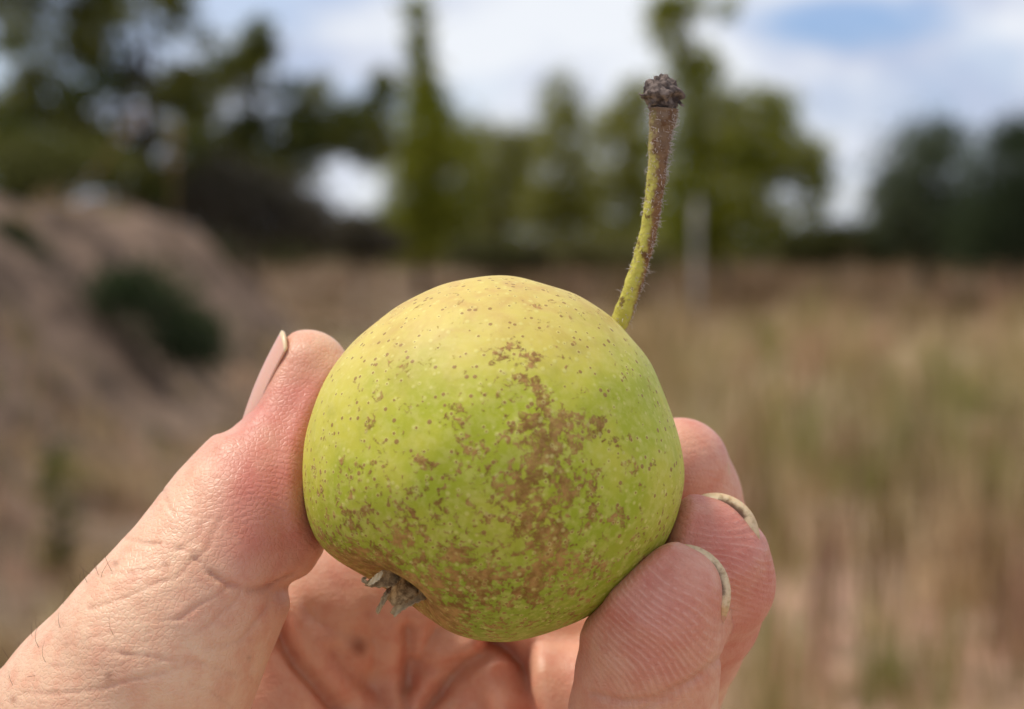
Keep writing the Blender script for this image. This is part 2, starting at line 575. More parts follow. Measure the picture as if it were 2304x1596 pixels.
GS = 'shrubs at the foot of the trees'
SP = ('stem', 'foliage')
for lb, bl, d, n, c1, c2, tu in [
    ('bare greyish brown thicket under the dark tree beside the bank', [(600, 470, 110, 80), (500, 440, 110, 90), (420, 420, 90, 70), (340, 440, 90, 60), (690, 500, 60, 60)], 31, 11000, BR1, BR2, 590),
    ('low dark brown shrub below the bright gap between two trees', [(790, 530, 70, 40), (850, 550, 50, 30)], 36, 5000, BR1, BR2, 800),
    ('dull brown low bush behind the very top of the pear', [(1090, 575, 80, 34), (1180, 580, 60, 30)], 46, 5000, BR1, OL1, 1120),
    ('low brown bush at the foot of the thin yellowish tree', [(1330, 570, 90, 34), (1450, 575, 70, 34)], 46, 5000, BR1, OL2, 1370),
    ('low olive shrub between the broad tree and the rounded grey-green tree', [(1880, 545, 100, 44), (1800, 560, 60, 36), (1960, 560, 50, 36)], 44, 7000, (0.06, 0.062, 0.022), (0.10, 0.10, 0.04), 1880),
    ('yellowish bush on top of the soil bank under the tall tree', [(90, 380, 120, 80), (30, 420, 80, 70), (200, 370, 80, 50)], 26, 3600, OL1, (0.11, 0.11, 0.045), 80)]:
    tree('shrub', lb, 'shrub', bl, d, n, 0.11, c1, c2, tu, 0.035, 14, GS, M_twig, SP, clump=0.2)

GBK = 'green shrubs on the soil bank'
tree('shrub', 'largest deep green shrub growing on the slope of the soil bank', 'shrub',
     [(300, 650, 80, 50), (370, 690, 90, 70), (450, 770, 70, 60), (260, 670, 50, 50), (400, 740, 80, 60)], 15.5, 4200, 0.06, (0.040, 0.056, 0.030), (0.085, 0.110, 0.060), 370, 0.02, 12, GBK, M_twig, SP, clump=0.28)
tree('shrub', 'small green shrub on the bank at the picture edge', 'shrub',
     [(30, 560, 44, 36), (60, 600, 34, 30), (10, 530, 40, 24)], 15.5, 1800, 0.06, (0.034, 0.05, 0.024), (0.06, 0.08, 0.04), 40, 0.018, 9, GBK, M_twig, SP, clump=0.22)

# the far-off wood closing the view behind the trees
wv, wf, wc = [], [], []
for k_ in range(46):
    uu_ = -700 + k_ * 82 + RNG.uniform(-25, 25)
    hgt_ = RNG.uniform(26, 60) + (50 if 1060 < uu_ < 1480 else 0) + (40 if 850 < uu_ < 1830 else 0)
    v_, f_, c_2 = leaves([(uu_, 545, 60, hgt_), (uu_ + 20, 560, 70, 26)], 95.0 + RNG.uniform(-6, 6), 900, 0.34, (0.11, 0.125, 0.06), (0.25, 0.25, 0.12), clump=0.2)
    wf.append(f_ + sum(len(a_) for a_ in wv))
    wv.append(v_)
    wc.append(c_2)
tag(build('distant_wood', np.concatenate(wv), np.concatenate(wf), M_leaf, smooth=False, attrs={'tint': ('FLOAT_COLOR', np.concatenate(wc))}),
    'low far-off line of hazy green woodland behind the trees', 'woodland', kind='stuff')

# weeds: a few stems with leaves, each its own plant
M_weed = foliage_mat('weed_leaves', 0.35)


def weed(label, u, v, d, h, ns, c1, c2, spread, lf=0.09, name='weed', cat='weed', wid=0.25):
    base = far(u, v, d)
    base[2] = ground_z(base[0], base[1])
    o = root(name, base, label, cat, 'weeds growing in the field')
    st = []
    V, F, Cs = [], [], []
    for i in range(ns):
        a = RNG.uniform(0, 6.283)
        tip = base + np.array([math.cos(a), math.sin(a), 0]) * spread * RNG.uniform(0.2, 1) + np.array([0, 0, h * RNG.uniform(0.6, 1)])
        q = np.linspace(0, 1, 6)[:, None]
        pth = base + (tip - base) * q + (tip - base) * np.array([1, 1, 0]) * (q * q - q) * 0.8
        st.append(tube(pth, 0.006 * (1 - 0.7 * q[:, 0]), 5))
        for kk in range(12):
            j = RNG.uniform(0.2, 1.0)
            p = base + (tip - base) * j + (tip - base) * np.array([1, 1, 0]) * (j * j - j) * 0.8
            b2 = RNG.uniform(0, 6.283)
            dr = np.array([math.cos(b2), math.sin(b2), RNG.uniform(0.2, 0.9)])
            dr /= np.linalg.norm(dr)
            sd = np.cross(dr, [0, 0, 1.0])
            sd /= np.linalg.norm(sd)
            L = lf * RNG.uniform(0.6, 1.3)
            n0 = len(V)
            V += [p, p + dr * L * .5 + sd * L * wid, p + dr * L + np.array([0, 0, -0.15 * L]), p + dr * L * .5 - sd * L * wid]
            F.append([n0, n0 + 1, n0 + 2, n0 + 3])
            m = RNG.uniform()
            Cs += [np.array(c1) * (1 - m) + np.array(c2) * m] * 4
    v, f = join(st)
    build('stem', v, f, M_twig, o)
    build('foliage', V, np.array(F), M_weed, o, smooth=False, attrs={'tint': ('FLOAT_COLOR', np.array(Cs))})
    return o


weed('yellow-green leafy weed standing in front of the bare soil bank', 140, 1280, 8.5, 0.62, 7, (0.10, 0.115, 0.03), (0.22, 0.20, 0.06), 0.16, 0.11)
weed('bright green bushy weed in the dry grass at the right edge', 2270, 960, 13.5, 0.62, 9, (0.13, 0.145, 0.06), (0.21, 0.21, 0.10), 0.30, 0.11)
weed('greyish green weed in the straw coloured grass between the fingers and the bright bushy weed', 2090, 1080, 12.0, 0.45, 8, (0.10, 0.12, 0.05), (0.19, 0.19, 0.09), 0.28, 0.10)
weed('olive leafy weed high on the soil bank above the large shrub', 395, 560, 17.0, 0.45, 6, (0.08, 0.085, 0.035), (0.15, 0.14, 0.06), 0.2, 0.09)
weed('dull green weed low on the soil bank below the small shrub', 110, 1010, 11.0, 0.30, 6, (0.06, 0.07, 0.04), (0.10, 0.11, 0.06), 0.2, 0.08)


def stalk(label, u, v, d, tipu, tipv):
    a = far(u, v, d)
    a[2] = ground_z(a[0], a[1])
    b = far(tipu, tipv, d)
    o = root('dry_stalk', a, label, 'dry stalk', 'dry stalks on the soil bank')
    q = np.linspace(0, 1, 9)[:, None]
    pth = a + (b - a) * q + np.array([0, 0, 1.0]) * (q - q * q) * 0.12
    v_, f_ = tube(pth, 0.007 * (1 - 0.6 * q[:, 0]), 6)
    build('stem', v_, f_, M_straw, o)
    parts_ = []
    for i_ in range(26):
        p = pth[-1] + (pth[-3] - pth[-1]) * RNG.uniform(0, 1.2)
        e = p + np.array([RNG.normal() * .05, RNG.normal() * .05, RNG.uniform(0.0, 0.07)])
        parts_.append(tube([p, (p + e) / 2 + [0, 0, .01], e], [0.003, 0.006, 0.002], 5))
    v_, f_ = join(parts_)
    build('seed_head', v_, f_, M_straw, o)


M_straw = plain_mat('straw', lin(190, 150, 96), lin(150, 112, 70), 20.0)
stalk('tall dry stalk on the soil bank leaning over the dark tree trunk', 150, 520, 18.0, 322, 255)
stalk('upright dry stalk on the bank in front of the dark thicket', 385, 560, 19.0, 392, 290)

# ------------------------------------------------------------------ grey post in the grass
M_post = plain_mat('weathered_wood', lin(176, 170, 166), lin(140, 134, 130), 30.0, bump=0.004)
pb = far(1566, 705, 33.0)
pb[2] = ground_z(pb[0], pb[1])
post = root('post', pb, 'pale weathered grey post standing in the dry grass', 'post')
ph = (705 - 455) / FPX * 33.0 + 0.25
v, f = tube([pb + np.array([0, 0, -0.1]), pb + np.array([0.01, 0, ph * .4]), pb + np.array([0.0, 0.01, ph * .8]), pb + np.array([0.015, 0, ph])],
            [0.055, 0.053, 0.051, 0.05], 10)
build('shaft', v, f, M_post, post)
v, f = tube([pb + np.array([0.015, 0, ph]), pb + np.array([0.015, 0, ph + 0.03]), pb + np.array([0.015, 0, ph + 0.06])], [0.056, 0.054, 0.03], 10)
build('post_cap', v, f, M_post, post)

# ------------------------------------------------------------------ pear
PC = np.array([1110 - 1152, 1030 - 798, 0.0])
OUT = [(1090, 622), (1200, 632), (1290, 662), (1380, 716), (1430, 772), (1480, 850), (1505, 915), (1530, 1000), (1538, 1059), (1534, 1110), (1522, 1160),
       (1500, 1215), (1455, 1275), (1400, 1330), (1332, 1378), (1250, 1416), (1150, 1440), (1070, 1435), (1000, 1412), (940, 1374), (895, 1338), (840, 1307),
       (780, 1270), (720, 1222), (697, 1170), (684, 1110), (681, 1050), (690, 985), (710, 910), (742, 840), (780, 784), (840, 728), (900, 687), (960, 655), (1030, 632)]
OA = np.array([math.atan2(y - 1030, x - 1110) for x, y in OUT])
OR = np.array([math.hypot(x - 1110, y - 1030) for x, y in OUT])
od = np.argsort(OA)
OA, OR = OA[od], OR[od]
TH = np.linspace(-math.pi, math.pi, 721)
RT = np.interp(TH, np.concatenate([OA - 2 * math.pi, OA, OA + 2 * math.pi]), np.tile(OR, 3))
ker = np.exp(-0.5 * (np.arange(-24, 25) / 8.0) ** 2)
ker /= ker.sum()
RT = np.convolve(np.concatenate([RT[-25:-1], RT, RT[1:25]]), ker, 'valid')
CAL = np.array([-0.56, 0.76, -0.34])
CAL /= np.linalg.norm(CAL)
STM = np.array([0.62, -0.70, 0.36])
STM /= np.linalg.norm(STM)


def pear_r(d):
    psi = np.arctan2(d[..., 1], d[..., 0])
    s2 = d[..., 0] ** 2 + d[..., 1] ** 2
    r = np.interp(psi, TH, RT) * s2 + 415.0 * (1 - s2)
    ang = np.arccos(np.clip(d @ CAL, -1, 1))
    r = r - 62 * np.exp(-(ang / 0.20) ** 2) + 10 * np.exp(-((ang - 0.42) / 0.16) ** 2) * (1 - s2 * 0.9)
    an2 = np.arccos(np.clip(d @ STM, -1, 1))
    r = r - 40 * np.exp(-(an2 / 0.16) ** 2)
    lob = (np.sin(d[..., 0] * 5 + 1) * np.sin(d[..., 1] * 4.3 + 2) * np.sin(d[..., 2] * 4.7)) * 5 * (1 - s2)
    r = r + 2.2 * np.sin(d[..., 0] * 9 + 2 * d[..., 1]) * np.sin(d[..., 1] * 8 + 1) + 1.6 * np.sin(d[..., 0] * 17 + 3) * np.sin(d[..., 1] * 15) * np.cos(d[..., 2] * 13)
    return r + lob


NU, NV = 640, 420
# pole axis along the view so that the poles are smooth spots; u around, v from pole to pole
uu = np.linspace(0, 2 * math.pi, NU, endpoint=False)
vv = np.linspace(0.0005, math.pi - 0.0005, NV)
UU, VV = np.meshgrid(uu, vv)
D = np.stack([np.cos(UU) * np.sin(VV), np.sin(UU) * np.sin(VV), np.cos(VV)], -1).reshape(-1, 3)
D = D[:, [0, 2, 1]] * np.array([1, 1, -1])          # poles up and down in the hand space
rr = pear_r(D)
PQ = PC + D * rr[:, None]
pi_ = np.arange(NU * NV).reshape(NV, NU)
PF = np.stack([pi_[:-1], np.roll(pi_, -1, 1)[:-1], np.roll(pi_, -1, 1)[1:], pi_[1:]], -1).reshape(-1, 4)


def pear_front(u, v):
    """a point of the pear's near surface, in hand space, behind a place in the photo"""
    x, y = u - 1110, v - 1030
    z = -math.sqrt(max(0.0, 415.0 ** 2 - x * x - y * y))
    d = np.array([x, y, z])
    d /= np.linalg.norm(d)
    return PC + d * pear_r(d)


RUS = [(1210, 880, 34, .9), (1205, 930, 44, 1), (1240, 985, 62, 1.15), (1165, 1075, 44, 1.1), (1275, 1050, 48, 1), (1080, 1010, 34, 1), (1190, 800, 26, .7), (1135, 800, 24, .7), (1160, 850, 24, .5),
       (1310, 950, 34, .8), (965, 1012, 24, .7), (1372, 1130, 18, 1), (940, 1130, 20, .9), (862, 1115, 20, .8), (1240, 1190, 46, .9), (1130, 1250, 50, .6), (1195, 1285, 46, .75), (1040, 1210, 30, .7),
       (1000, 1275, 46, .9), (740, 1225, 50, 1.1), (900, 985, 30, .5), (800, 1050, 36, .5), (1020, 1100, 50, .55), (900, 1180, 46, .6), (860, 940, 16, .6), (1040, 920, 26, .5), (1300, 1150, 50, .45), (1400, 1010, 30, .4), (750, 1235, 46, 1.0), (800, 1262, 50, 1.2), (850, 1285, 50, 1.3), (890, 1235, 36, .8), (872, 885, 14, .7), (925, 830, 18, .6), (1045, 1345, 46, .5), (980, 1340, 36, .9), (1120, 1380, 46, .4),
       (940, 905, 12, .6), (692, 1130, 22, .5), (1512, 1112, 14, .8), (1110, 880, 20, .5), (1035, 880, 16, .4), (1310, 1230, 40, .5), (1180, 1130, 40, .7), (1090, 1130, 40, .5), (980, 1090, 40, .45), (1210, 695, 12, .7),
       (1250, 1100, 40, .7), (900, 1060, 40, .35), (800, 1130, 50, .4), (1060, 1290, 50, .6)]
rus = np.zeros(len(D))
for (u, v, s, a) in RUS:
    c = pear_front(u, v)
    rus = np.maximum(rus, a * np.exp(-np.sum((PQ - c) ** 2, 1) / (2 * (s * 1.0) ** 2)))
angc = np.arccos(np.clip(D @ CAL, -1, 1))
rus = np.maximum(rus, 1.8 * np.exp(-(angc / 0.42) ** 4))
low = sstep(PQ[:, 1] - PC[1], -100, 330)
rus = np.where(angc < 0.5, np.minimum(rus, 1.7), np.minimum(rus, 1.15)) + 0.30 * sstep(PQ[:, 1] - PC[1], -60, 260)
top = np.clip(sstep(-(PQ[:, 1] - PC[1]) - 0.12 * (PQ[:, 0] - PC[0]), 90, 380), 0, 1)

t = NT('pear_skin')
o_ = t.obj()
K = 1 / S
bigN = t.noise(o_, 90.0, 4.0, 0.55)
finN = t.noise(o_, 900.0, 4.0, 0.6)
medN = t.noise(o_, 260.0, 5.0, 0.62, 0.4)
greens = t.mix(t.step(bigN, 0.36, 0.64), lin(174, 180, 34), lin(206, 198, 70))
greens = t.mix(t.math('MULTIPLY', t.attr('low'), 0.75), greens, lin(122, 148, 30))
greens = t.mix(t.math('MULTIPLY', t.step(finN, 0.42, 0.66), 0.36), greens, lin(216, 208, 118))
blush = t.mix(t.step(medN, 0.35, 0.7), lin(216, 188, 108), lin(206, 162, 100))
greens = t.mix(t.math('MULTIPLY', t.step(medN, 0.50, 0.72), 0.40), greens, lin(168, 170, 44))
base = t.mix(t.math('MULTIPLY', t.attr('top'), 0.78), greens, blush)
# russet: ragged patches where the mask is high
rn = t.math('ADD', t.math('MULTIPLY', t.noise(o_, 1250.0, 6.0, 0.62, 0.5), 0.58), t.math('MULTIPLY', t.noise(o_, 380.0, 4.0, 0.62, 0.4), 0.40))
rsum = t.math('ADD', rn, t.math('MULTIPLY', t.attr('russet'), 0.155))
rm = t.step(rsum, 0.570, 0.640)
rcol = t.mix(t.step(t.math('ADD', t.math('MULTIPLY', finN, 0.5), t.math('MULTIPLY', medN, 0.5)), 0.38, 0.62), lin(128, 80, 38), lin(184, 134, 80))
rfl = t.noise(o_, 2200.0, 3.0, 0.6)
rm2 = t.math('MULTIPLY', rm, t.math('MULTIPLY_ADD', t.step(rfl, 0.30, 0.55), 0.40, 0.50))
base = t.mix(rm2, base, rcol)
# lenticels
vo = t.n('ShaderNodeTexVoronoi', {'Vector': o_, 'Scale': 980.0, 'Randomness': 1.0})
dist = vo.outputs['Distance']
sep = t.n('ShaderNodeSeparateColor', {0: vo.outputs['Color']})
on = t.math('GREATER_THAN', sep.outputs[0], 0.08)
halo = t.math('MULTIPLY', t.math('SUBTRACT', 1.0, t.step(dist, 0.16, 0.36)), on)
base = t.mix(t.math('MULTIPLY', halo, 0.48), base, lin(224, 214, 128))
rad = t.math('MULTIPLY_ADD', sep.outputs[1], 0.19, 0.10)
spot = t.math('MULTIPLY', t.math('LESS_THAN', dist, rad), on)
isb = t.math('MULTIPLY', spot, t.math('GREATER_THAN', sep.outputs[2], 0.22))
base = t.mix(t.math('MULTIPLY', isb, 0.82), base, lin(146, 100, 46))
hgt = t.math('ADD', t.math('MULTIPLY', finN, 0.30), t.math('ADD', t.math('MULTIPLY', rm, 0.35), t.math('MULTIPLY', halo, 0.12)))
bp_ = t.n('ShaderNodeBump', {'Height': hgt, 'Strength': 0.7, 'Distance': 0.00022})
b_ = t.n('ShaderNodeBsdfPrincipled', {'Base Color': base, 'Roughness': t.math('MULTIPLY_ADD', rm, 0.18, 0.54), 'Normal': bp_.outputs[0],
                                      'Subsurface Weight': 0.12, 'Subsurface Scale': 0.0012, 'Subsurface Radius': (1.0, 0.9, 0.3), 'Specular IOR Level': 0.38})
M_pear = t.surf(b_.outputs[0])

pear = root('pear', q2w(PC + np.array([0, 440.0, 0])), 'small round yellow-green pear with brown russet patches held between the fingertips', 'pear')
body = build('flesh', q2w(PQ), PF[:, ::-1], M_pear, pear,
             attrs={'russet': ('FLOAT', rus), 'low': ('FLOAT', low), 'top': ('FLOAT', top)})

# stem
t = NT('stem_skin')
o_ = t.obj()
al = t.attr('along')
sd_ = t.attr('side')
f1 = t.noise(o_, 700.0, 5.0, 0.65)
f2 = t.noise(o_, 1900.0, 3.0, 0.6)
yel = t.mix(f2, lin(176, 176, 70), lin(206, 190, 96))
brn = t.mix(f2, lin(110, 72, 42), lin(150, 112, 74))
gry = t.mix(f2, lin(102, 82, 66), lin(140, 118, 98))
mk = t.math('ADD', t.math('MULTIPLY', al, 0.75), t.math('ADD', t.math('MULTIPLY', sd_, 0.75), t.math('MULTIPLY', f1, 0.85)))
c_ = t.mix(t.step(mk, 0.66, 0.94), yel, brn)
c_ = t.mix(t.math('MULTIPLY', t.step(t.math('ADD', al, t.math('MULTIPLY', f1, 0.5)), 0.75, 1.15), 0.8), c_, gry)
c_ = t.mix(t.math('MULTIPLY', t.step(f1, 0.55, 0.62), 0.75), c_, lin(98, 64, 36))
bp_ = t.n('ShaderNodeBump', {'Height': t.math('ADD', f1, f2), 'Strength': 0.7, 'Distance': 0.00025})
b_ = t.n('ShaderNodeBsdfPrincipled', {'Base Color': c_, 'Roughness': 0.7, 'Normal': bp_.outputs[0], 'Specular IOR Level': 0.3})
M_stem = t.surf(b_.outputs[0])

SPX = [(1372, 775, 110, 22), (1394, 728, 100, 21), (1412, 680, 85, 20.5), (1433, 620, 70, 20), (1451, 555, 55, 19.5), (1464, 490, 45, 19.5), (1473, 430, 40, 20), (1480, 370, 35, 21.5), (1486, 310, 30, 25), (1491, 265, 28, 31), (1493, 240, 26, 34)]
SPX = np.array(SPX, float)
tt = np.linspace(0, len(SPX) - 1, 90)
SP_ = np.stack([np.interp(tt, np.arange(len(SPX)), SPX[:, i]) for i in range(4)], 1)
kr = np.ones(9) / 9
for i in range(4):
    pad = np.concatenate([np.full(4, SP_[0, i]), SP_[:, i], np.full(4, SP_[-1, i])])
    SP_[:, i] = np.convolve(pad, kr, 'valid')
spq = p2q(SP_[:, 0], SP_[:, 1], SP_[:, 2])
srad = SP_[:, 3] * (1 + 0.03 * np.sin(tt * 5.1) + 0.025 * np.sin(tt * 11.7 + 1))
sv, sf = tube(q2w(spq), srad * S, 28, bumps=lambda i, a: 1 + 0.045 * math.sin(3 * a + i * 0.13) + 0.03 * math.sin(5 * a - i * 0.31))
along = np.repeat(np.linspace(0, 1, 90), 28)
sarr = np.array(sv)
side = ((sarr - np.repeat(q2w(spq), 28, 0)) @ RIGHT) / (np.repeat(srad, 28) * S)
stem = build('stem', sv, sf, M_stem, pear, attrs={'along': ('FLOAT', along), 'side': ('FLOAT', side * 0.5)})

# lumpy woody end of the stem
M_cap = plain_mat('stem_end_bark', lin(128, 112, 102), lin(62, 50, 46), 1300.0, bump=0.0003)
nu, nv = 72, 44
a, b = np.meshgrid(np.linspace(0, 2 * math.pi, nu, endpoint=False), np.linspace(0.02, math.pi - 0.02, nv))
cd = np.stack([np.cos(a) * np.sin(b), -np.cos(b), np.sin(a) * np.sin(b)], -1).reshape(-1, 3)
lump = np.zeros(len(cd))
for s_, am in ((4.0, 0.10), (7.0, 0.07), (13.0, 0.045), (21.0, 0.025)):
    p1, p2, p3 = RNG.uniform(0, 6, 3)
    lump += am * (np.abs(np.sin(cd[:, 0] * s_ + p1) + np.sin(cd[:, 1] * s_ * 1.1 + p2) + np.sin(cd[:, 2] * s_ + p3)) - 0.9)
cr_ = (1 + lump)
# a scar: dark pit to the lower right facing the viewer
pit = np.array([0.62, 0.45, -0.64])
cr_ -= 0.24 * np.exp(-np.sum((cd - pit) ** 2, 1) / 0.10) - 0.14 * np.exp(-(np.sqrt(np.sum((cd - pit) ** 2, 1)) - 0.5) ** 2 / 0.02)
cd2 = cd * np.stack([1 - 0.30 * np.clip(-cd[:, 1], 0, 1), 1 + 0 * cd[:, 0], 1 - 0.2 * np.clip(-cd[:, 1], 0, 1)], -1)
cq = p2q(1490, 209, 26) + cd2 * cr_[:, None] * np.array([43, 39, 40]) + np.array([-5.0, 0, 0]) * np.clip(-cd[:, 1:2], 0, 1)
ci = np.arange(nu * nv).reshape(nv, nu)
CF = np.stack([ci[:-1], np.roll(ci, -1, 1)[:-1], np.roll(ci, -1, 1)[1:], ci[1:]], -1).reshape(-1, 4)
cap = build('stem_end', q2w(cq), CF, M_cap, stem)
# bark flakes curling off the stem end
parts = []
for (u, v, du, dv, L) in [(1452, 215, -1, 0.05, 16), (1462, 238, -0.5, 0.8, 10), (1530, 232, 0.6, 0.7, 16), (1526, 212, 1, 0.2, 9), (1500, 178, 0.2, -1, 9), (1475, 182, -0.4, -1, 9), (1515, 190, .6, -.7, 10), (1508, 245, .5, .8, 12), (1480, 246, -.1, 1, 8)]:
    p0 = p2q(u, v, 8)
    dd = np.array([du, dv, -0.2])
    dd = dd / np.linalg.norm(dd)
    parts.append(tube(q2w(np.array([p0 - dd * 5, p0 + dd * L * .5, p0 + dd * L + np.array([0, -L * .3, 0])])), np.array([4.5, 3.2, 0.8]) * S, 6))
v, f = join(parts)
build('bark_flake', v, f, M_cap, stem)

# woolly hairs on the stem
M_wool = plain_mat('woolly_hair', lin(214, 202, 196), lin(178, 164, 158), 900.0)
parts = []
for i in range(1150):
    j = int(np.clip(RNG.beta(2.2, 1.5) * 89, 3, 88))
    a = RNG.uniform(0, 2 * math.pi)
    if RNG.uniform() < 0.45:
        a = RNG.normal(0.0, 0.6)
    tv = spq[min(j + 1, 89)] - spq[j - 1]
    tv /= np.linalg.norm(tv)
    e1 = np.array([1.0, 0, 0]) - tv * tv[0]
    e1 /= np.linalg.norm(e1)
    e2 = np.cross(tv, e1)
    nrm = e1 * math.cos(a) + e2 * math.sin(a)
    p0 = spq[j] + nrm * srad[j] * 0.97
    L = RNG.uniform(4, 12) * (0.5 + RNG.uniform() ** 2)
    dr = nrm * 0.6 + RNG.normal(size=3) * 0.5
    dr /= np.linalg.norm(dr)
    d2 = RNG.normal(size=3)
    pts = np.array([p0, p0 + dr * L * .5, p0 + dr * L * .75 + d2 * L * .22, p0 + dr * L * .8 + d2 * L * .5])
    parts.append(tube(q2w(pts), np.array([0.62, 0.55, 0.45, 0.2]) * S, 3, cap=False))
v, f = join(parts)
tag(build('stem_hair', v, f, M_wool, stem), kind='stuff')

# dried sepals in the calyx
t = NT('dry_sepal')
o_ = t.obj()
f1 = t.noise(o_, 1500.0, 5.0, 0.65)
c_ = t.mix(t.step(f1, 0.35, 0.68), lin(112, 84, 52), lin(186, 152, 106))
c_ = t.mix(t.attr('pale'), c_, t.mix(f1, lin(206, 186, 148), lin(232, 214, 178)))
bp_ = t.n('ShaderNodeBump', {'Height': f1, 'Strength': 0.8, 'Distance': 0.00022})
b_ = t.n('ShaderNodeBsdfPrincipled', {'Base Color': c_, 'Roughness': 0.85, 'Normal': bp_.outputs[0], 'Specular IOR Level': 0.2})
M_sepal = t.surf(b_.outputs[0])


def sepal(pts, widths, twist, pale, curl=0.35, thick=3.0, parent=pear):
    """curled strip with thickness: pts (u, v, w) in the photo, widths in pixels"""
    P = np.array(pts, float)
    n = 22
    tq = np.linspace(0, len(P) - 1, n)
    C = np.stack([np.interp(tq, np.arange(len(P)), P[:, i]) for i in range(3)], 1)
    for i in range(3):
        C[1:-1, i] = (C[:-2, i] + 2 * C[1:-1, i] + C[2:, i]) / 4
    W = np.interp(tq, np.arange(len(P)), widths)
    Q = p2q(C[:, 0], C[:, 1], C[:, 2])
    T = np.gradient(Q, axis=0)
    T /= np.linalg.norm(T, axis=1)[:, None]
    V = []
    m = 9
    for i in range(n):
        vw = np.array([0, 0, -1.0])
        sd = np.cross(T[i], vw)
        sd /= np.linalg.norm(sd) + 1e-9
        tw = twist * i / (n - 1)
        sdd = sd * math.cos(tw) + np.cross(T[i], sd) * math.sin(tw)
        up = np.cross(sdd, T[i])
        for face in (1, -1):
            for j in range(m):
                s = (j / (m - 1) - 0.5) * 2
                rag = 1 + 0.10 * math.sin(i * 1.9 + j * 2.2) + 0.06 * math.sin(i * 4.1)
                V.append(Q[i] + sdd * s * W[i] * 0.5 * rag + up * (curl * W[i] * (s * s - 0.4) + face * thick * 0.5 + 1.6 * math.sin(i * .9 + j * 1.3)))
    F = []
    for i in range(n - 1):
        for fc in (0, 1):
            for j in range(m - 1):
                a0 = i * 2 * m + fc * m + j
                q = [a0, a0 + 1, a0 + 1 + 2 * m, a0 + 2 * m]
                F.append(q if fc == 0 else q[::-1])
        for j in (0, m - 1):
            a0, b0 = i * 2 * m + j, i * 2 * m + m + j
            q = [a0, a0 + 2 * m, b0 + 2 * m, b0]
            F.append(q if j == 0 else q[::-1])
    for i in (0, n - 1):
        for j in range(m - 1):
            a0 = i * 2 * m + j
            q = [a0, a0 + m, a0 + m + 1, a0 + 1]
            F.append(q if i == 0 else q[::-1])
    return build('sepal', q2w(np.array(V)), F, M_sepal, parent, attrs={'pale': ('FLOAT', np.full(len(V), pale))})


zc = -170
sepal([(925, 1290, zc + 20), (900, 1298, zc - 12), (868, 1304, zc - 34), (842, 1312, zc - 30), (822, 1316, zc - 20)], [26, 40, 38, 22, 6], 0.5, 0.12, 0.35)
sepal([(828, 1317, zc - 42), (842, 1305, zc - 46), (853, 1295, zc - 44), (860, 1285, zc - 38)], [5, 13, 13, 3], 0.4, 1.0, 0.2, 2.0)
sepal([(842, 1312, zc - 30), (828, 1314, zc - 36), (818, 1308, zc - 40), (816, 1302, zc - 34), (824, 1300, zc - 30)], [6, 8, 9, 7, 3], 1.2, 0.35, 0.3, 2.0)
sepal([(885, 1318, zc + 10), (872, 1335, zc - 14), (860, 1358, zc - 16), (849, 1380, zc - 10)], [16, 13, 11, 8], 0.7, 0.3, 0.3)
sepal([(935, 1300, zc + 20), (918, 1318, zc - 16), (898, 1336, zc - 34), (876, 1354, zc - 34)], [38, 52, 46, 22], -0.2, 0.05, 0.3)
sepal([(972, 1332, zc + 26), (945, 1340, zc - 10), (920, 1352, zc - 22), (898, 1368, zc - 22), (884, 1384, zc - 18)], [14, 24, 24, 20, 14], 0.3, 0.4, 0.4)

# ------------------------------------------------------------------ hand
CH = {
    'thumb': [[(692, 838, 235, 96), (672, 905, 225, 108), (652, 985, 190, 118), (606, 1075, 150, 148), (554, 1159, 105, 171), (507, 1232, 75, 177), (463, 1303, 50, 186),
               (404, 1396, 25, 209), (345, 1491, 15, 232), (270, 1630, 60, 280), (190, 1790, 160, 330)]],
    'index': [[(1530, 1052, 320, 112), (1545, 1120, 370, 118), (1570, 1210, 440, 120), (1575, 1300, 530, 122), (1540, 1400, 690, 128), (1380, 1440, 780, 140), (1180, 1410, 800, 150)],
              ],
    'middle': [[(1588, 1215, 45, 98), (1606, 1258, 60, 119), (1612, 1310, 100, 126), (1585, 1385, 190, 120), (1545, 1450, 300, 122), (1480, 1590, 520, 132), (1300, 1590, 640, 142), (1160, 1560, 740, 150)]],
    'ring': [[(1552, 1326, -92, 74), (1535, 1400, 0, 98), (1500, 1500, 60, 110)], [(1528, 1318, -140, 88), (1490, 1372, -118, 128), (1470, 1440, -70, 146), (1456, 1520, -10, 156), (1446, 1610, 60, 162), (1425, 1740, 190, 165), (1350, 1850, 380, 165), (1150, 1780, 640, 165)]],
    'pinky': [[(1370, 1800, -60, 110), (1340, 1890, 60, 130), (1250, 1990, 330, 135), (1060, 1950, 620, 150)]],
    'palm': [[(1120, 1440, 800, 170), (850, 1330, 760, 190), (620, 1420, 640, 200), (300, 1900, 500, 300)],
             [(1090, 1600, 800, 175), (780, 1700, 770, 220), (300, 2050, 560, 320)],
             [(1080, 1790, 760, 175), (740, 1900, 740, 230), (300, 2100, 560, 320)],
             [(1010, 1960, 690, 175), (660, 2060, 640, 230), (250, 2200, 540, 310)],
             [(190, 1790, 200, 330), (480, 1650, 520, 210), (700, 1480, 740, 180)],
             [(300, 2000, 420, 340), (60, 2350, 480, 300)]],
}
KIN = {'thumb': 40, 'index': 30, 'middle': 30, 'ring': 30, 'pinky': 30, 'palm': 60}
ORDER = ['thumb', 'index', 'middle', 'ring', 'pinky', 'palm']


def chainq(c):
    a = np.array(c, float)
    return p2q(a[:, 0], a[:, 1], a[:, 2]), a[:, 3] * (1 + a[:, 2] / FPX)


CHQ = {k: [chainq(c) for c in v] for k, v in CH.items()}


def smin(a, b, k):
    h = np.clip(0.5 + 0.5 * (b - a) / k, 0, 1)
    return b + (a - b) * h - k * h * (1 - h)


